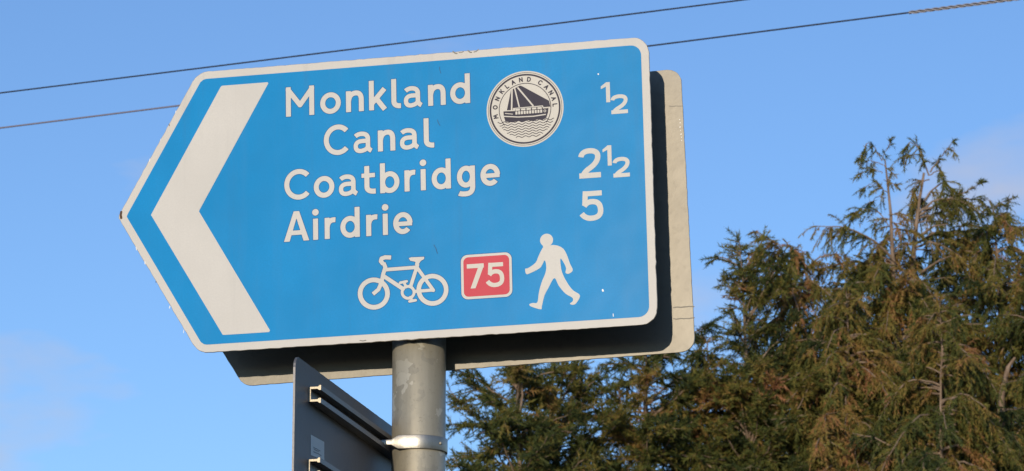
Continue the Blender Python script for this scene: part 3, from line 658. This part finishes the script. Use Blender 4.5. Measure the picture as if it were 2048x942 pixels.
    tip = pos + sd * sl; mid = pos + sd * sl * .45
    V = np.stack([pos + wd * sw, tip, pos - wd * sw], 1).reshape(-1, 3); F = np.arange(len(V)).reshape(-1, 3)
    tn = (t_[:, None] + rng.normal(0, .09, (nt_, kk)) - 0.10 * tt + 0.18 * (rng.uniform(0, 1, (nt_, kk)) > .95)).ravel()[m]
    ob = empty('cypress_tree', tuple(base)); tag(ob, label, 'tree', 'row of tall cypress trees')
    tr = link('trunk', mesh_np('trunk', tv - base, tf), ob, [M_BARK]); smooth(tr.data)
    br = link('branches', mesh_np('branches', np.concatenate(BV) - base, np.concatenate(BF)), ob, [M_BARK]); smooth(br.data)
    # twig stems
    e_ = s_ + d_ * l_[:, None] * .8 + np.array([0, 0, -1.]) * ((0.10 + 0.45 * np.clip(h_, 0, 1)) * l_ * .5)[:, None]; ws = unit(np.cross(d_, rng.normal(0, 1, d_.shape))) * 0.0045
    sv = np.stack([s_ - ws, s_ + ws, e_], 1).reshape(-1, 3); tw = link('twigs', mesh_np('twigs', sv - base, np.arange(len(sv)).reshape(-1, 3)), ob, [M_BARK]); tw['kind'] = 'stuff'
    me = mesh_np('crown', V - base, F); at = me.attributes.new('tone', 'FLOAT', 'FACE'); at.data.foreach_set('value', np.clip(tn, 0, 1).astype(np.float32))
    cr = link('crown', me, ob, [M_LEAF]); cr['kind'] = 'stuff'
    return len(F)
tot = 0
low = 1500
tot += cypress('slender green cypress with two pale stems rising beside the sign pole', 35.0, [(1022, 732), (1026, 800), (1030, 942)], [(724, 60, 40), (770, 122, 72), (830, 135, 88), (942, 165, 115), (low, 230, 220)], rise=.8, droop=.5, hang=.15, tone=.34, seed=21, dens=1.12, clear=(760, 900, .45), forks=[([(1040, 942, -.2), (1036, 850, -.25), (1045, 790, -.3), (1041, 745, -.3)], .022)], r_base=.14)
tot += cypress('small pointed cypress next to the slender two-stemmed one, under the grey plate', 35.6, [(1128, 722), (1122, 800), (1112, 942)], [(722, 24, 24), (760, 60, 48), (830, 95, 80), (942, 130, 120), (low, 220, 220)], rise=.95, droop=.4, hang=.1, tone=.36, seed=22, r_base=.12, dens=1.12)
tot += cypress('cypress with a straight bare pinkish trunk showing below the corner of the grey plate', 36.2, [(1298, 672), (1294, 760), (1288, 942)], [(672, 10, 10), (710, 80, 80), (780, 95, 130), (850, 110, 150), (942, 150, 170), (low, 240, 240)], rise=.85, droop=.45, hang=.18, tone=.34, seed=23, clear=(700, 850, .45), r_base=.15, dens=1.2)
tot += cypress('blue-green bushy cypress with upright brushes at the end of the tall group', 36.6, [(1482, 522), (1490, 620), (1500, 942)], [(500, 34, 40), (540, 40, 60), (590, 36, 80), (700, 36, 110), (800, 60, 130), (942, 150, 170), (low, 250, 250)], rise=.9, droop=.4, hang=.12, tone=.33, seed=24, r_base=.11)
tot += cypress('round-topped brownish cypress with drooping sprays', 37.2, [(1585, 512), (1584, 640), (1590, 942)], [(500, 98, 75), (540, 108, 95), (600, 112, 120), (700, 130, 140), (942, 190, 190), (low, 280, 280)], rise=1.15, droop=1.25, hang=.8, tone=.58, seed=25, r_base=.12)
tot += cypress('tall cypress with a thin leaning leader whose sprays all hang to one side', 37.6, [(1763, 318), (1772, 390), (1785, 500), (1796, 700), (1800, 942)], [(318, 5, 5), (430, 40, 38), (480, 90, 60), (540, 140, 80), (620, 160, 120), (720, 185, 150), (942, 200, 200), (low, 290, 290)], rise=.5, droop=.7, hang=.6, tone=.45, seed=26, lead=.62, r_base=.13, tuft=0, r_tip=.008, clear=(320, 520, .8),
    limbs=[([(1764, 322, 0), (1752, 298, 0), (1736, 284, -.05), (1724, 304, -.05)], .006, .55, .7), ([(1766, 330, 0), (1745, 322, .05), (1722, 318, .1)], .005, .45, .6), ([(1768, 346, 0), (1748, 338, 0), (1722, 344, .1)], .005, .55, .6), ([(1764, 318, 0), (1774, 300, 0), (1780, 283, .05)], .005, .4, .3), ([(1771, 384, 0), (1752, 366, 0), (1728, 374, 0)], .006, .6, .8), ([(1772, 396, 0), (1756, 392, .1), (1742, 404, .1)], .006, .5, .8),
           ([(1766, 332, 0), (1776, 338, 0), (1786, 345, 0)], .005, .4, .5), ([(1770, 360, 0), (1780, 362, 0), (1788, 368, 0)], .005, .4, .6), ([(1778, 450, 0), (1752, 420, 0), (1722, 418, .1), (1708, 424, 0)], .007, .7, .7), ([(1790, 520, 0), (1735, 472, -.2), (1690, 452, -.3), (1632, 452, -.3)], .016, .9, .8), ([(1776, 430, 0), (1795, 425, 0), (1812, 440, 0)], .006, .6, .6)])
tot += cypress('tallest cypress with a thick bare forked top like a catapult', 37.9, [(1858, 345), (1850, 390), (1841, 470), (1838, 530), (1830, 700), (1826, 942)], [(345, 8, 8), (380, 42, 75), (430, 66, 118), (500, 85, 140), (600, 120, 160), (720, 150, 180), (942, 210, 200), (low, 300, 300)], rise=.5, droop=.75, hang=.7, tone=.46, seed=27, lead=.08, r_base=.15, dens=.85,
    tuft=0, r_tip=.013, clear=(340, 570, .8), forks=[([(1843, 470, 0), (1868, 452, -.1), (1896, 448, -.2)], .016), ([(1842, 545, 0), (1880, 520, -.2), (1902, 512, -.3)], .016)],
    limbs=[([(1857, 348, 0), (1850, 322, 0), (1842, 308, 0), (1818, 310, 0)], .010, .5, .8), ([(1844, 312, 0), (1836, 292, 0), (1816, 286, 0), (1804, 318, .1)], .006, .55, .8), ([(1860, 346, 0), (1878, 318, 0), (1892, 300, 0), (1906, 282, 0)], .010, .28, .6), ([(1895, 300, 0), (1904, 296, 0), (1908, 306, 0)], .004, .3, .6), ([(1858, 352, 0), (1880, 340, 0), (1888, 360, 0)], .008, .6, .9), ([(1856, 360, 0), (1838, 362, 0), (1828, 380, 0)], .008, .6, .9),
           ([(1850, 400, 0), (1885, 360, .1), (1915, 392, .2), (1938, 420, .2)], .012, .8, .9), ([(1850, 420, 0), (1900, 396, -.1), (1935, 382, -.2), (1966, 366, -.2)], .010, .35, .1)])
tot += cypress('wide cypress with open top sprays and a stout pinkish stem low down', 38.4, [(1984, 418), (1990, 520), (2000, 700), (2002, 942)], [(412, 70, 75), (445, 90, 95), (500, 95, 120), (620, 120, 160), (760, 150, 180), (942, 200, 220), (low, 300, 300)], rise=.55, droop=.7, hang=.65, tone=.47, seed=28, r_base=.15, dens=.85, forks=[([(2000, 860, -.9), (2003, 790, -.95), (2016, 735, -.9), (2030, 715, -.9)], .05)])
tot += cypress('cypress at the far end of the tall group, its top level with the open one', 37.4, [(2120, 385), (2120, 600), (2118, 942)], [(385, 20, 20), (420, 80, 60), (520, 110, 100), (700, 150, 140), (942, 200, 200), (low, 300, 300)], rise=.55, droop=.7, hang=.6, tone=.48, seed=29, r_base=.13, dens=.8)
tot += cypress('shorter cypress filling the gap between the round-topped and the leaning one', 36.4, [(1690, 580), (1692, 700), (1700, 942)], [(590, 40, 40), (640, 90, 80), (720, 120, 120), (942, 190, 180), (low, 270, 270)], rise=.5, droop=.8, hang=.75, tone=.50, seed=30, r_base=.06)
tot += cypress('low drooping cypress growing before the tallest one', 35.8, [(1884, 610), (1882, 760), (1884, 942)], [(620, 50, 50), (680, 90, 85), (760, 120, 110), (942, 180, 170), (low, 270, 270)], rise=.5, droop=.8, hang=.7, tone=.47, seed=31, r_base=.06)
tot += cypress('dark cypress squeezed between the bare-trunked one and the bushy one', 36.9, [(1408, 690), (1410, 780), (1414, 942)], [(690, 20, 14), (720, 50, 40), (780, 85, 80), (942, 140, 140), (low, 230, 230)], rise=.7, droop=.7, hang=.4, tone=.36, seed=32, r_base=.14)
tot += cypress('cypress set back in the gap between the forked one and the open-topped one', 39.6, [(1928, 452), (1930, 600), (1932, 942)], [(440, 40, 45), (480, 70, 70), (560, 100, 100), (700, 140, 140), (942, 200, 200), (low, 290, 290)], rise=.6, droop=.8, hang=.6, tone=.45, seed=41, r_base=.12, dens=.7)
tot += cypress('cypress set back between the round-topped one and the leaning leader', 39.4, [(1700, 548), (1702, 680), (1706, 942)], [(540, 40, 45), (580, 70, 70), (660, 100, 100), (800, 140, 140), (942, 190, 190), (low, 290, 290)], rise=.7, droop=.7, hang=.5, tone=.39, seed=42, r_base=.12, dens=.7)
print('shoots', tot)
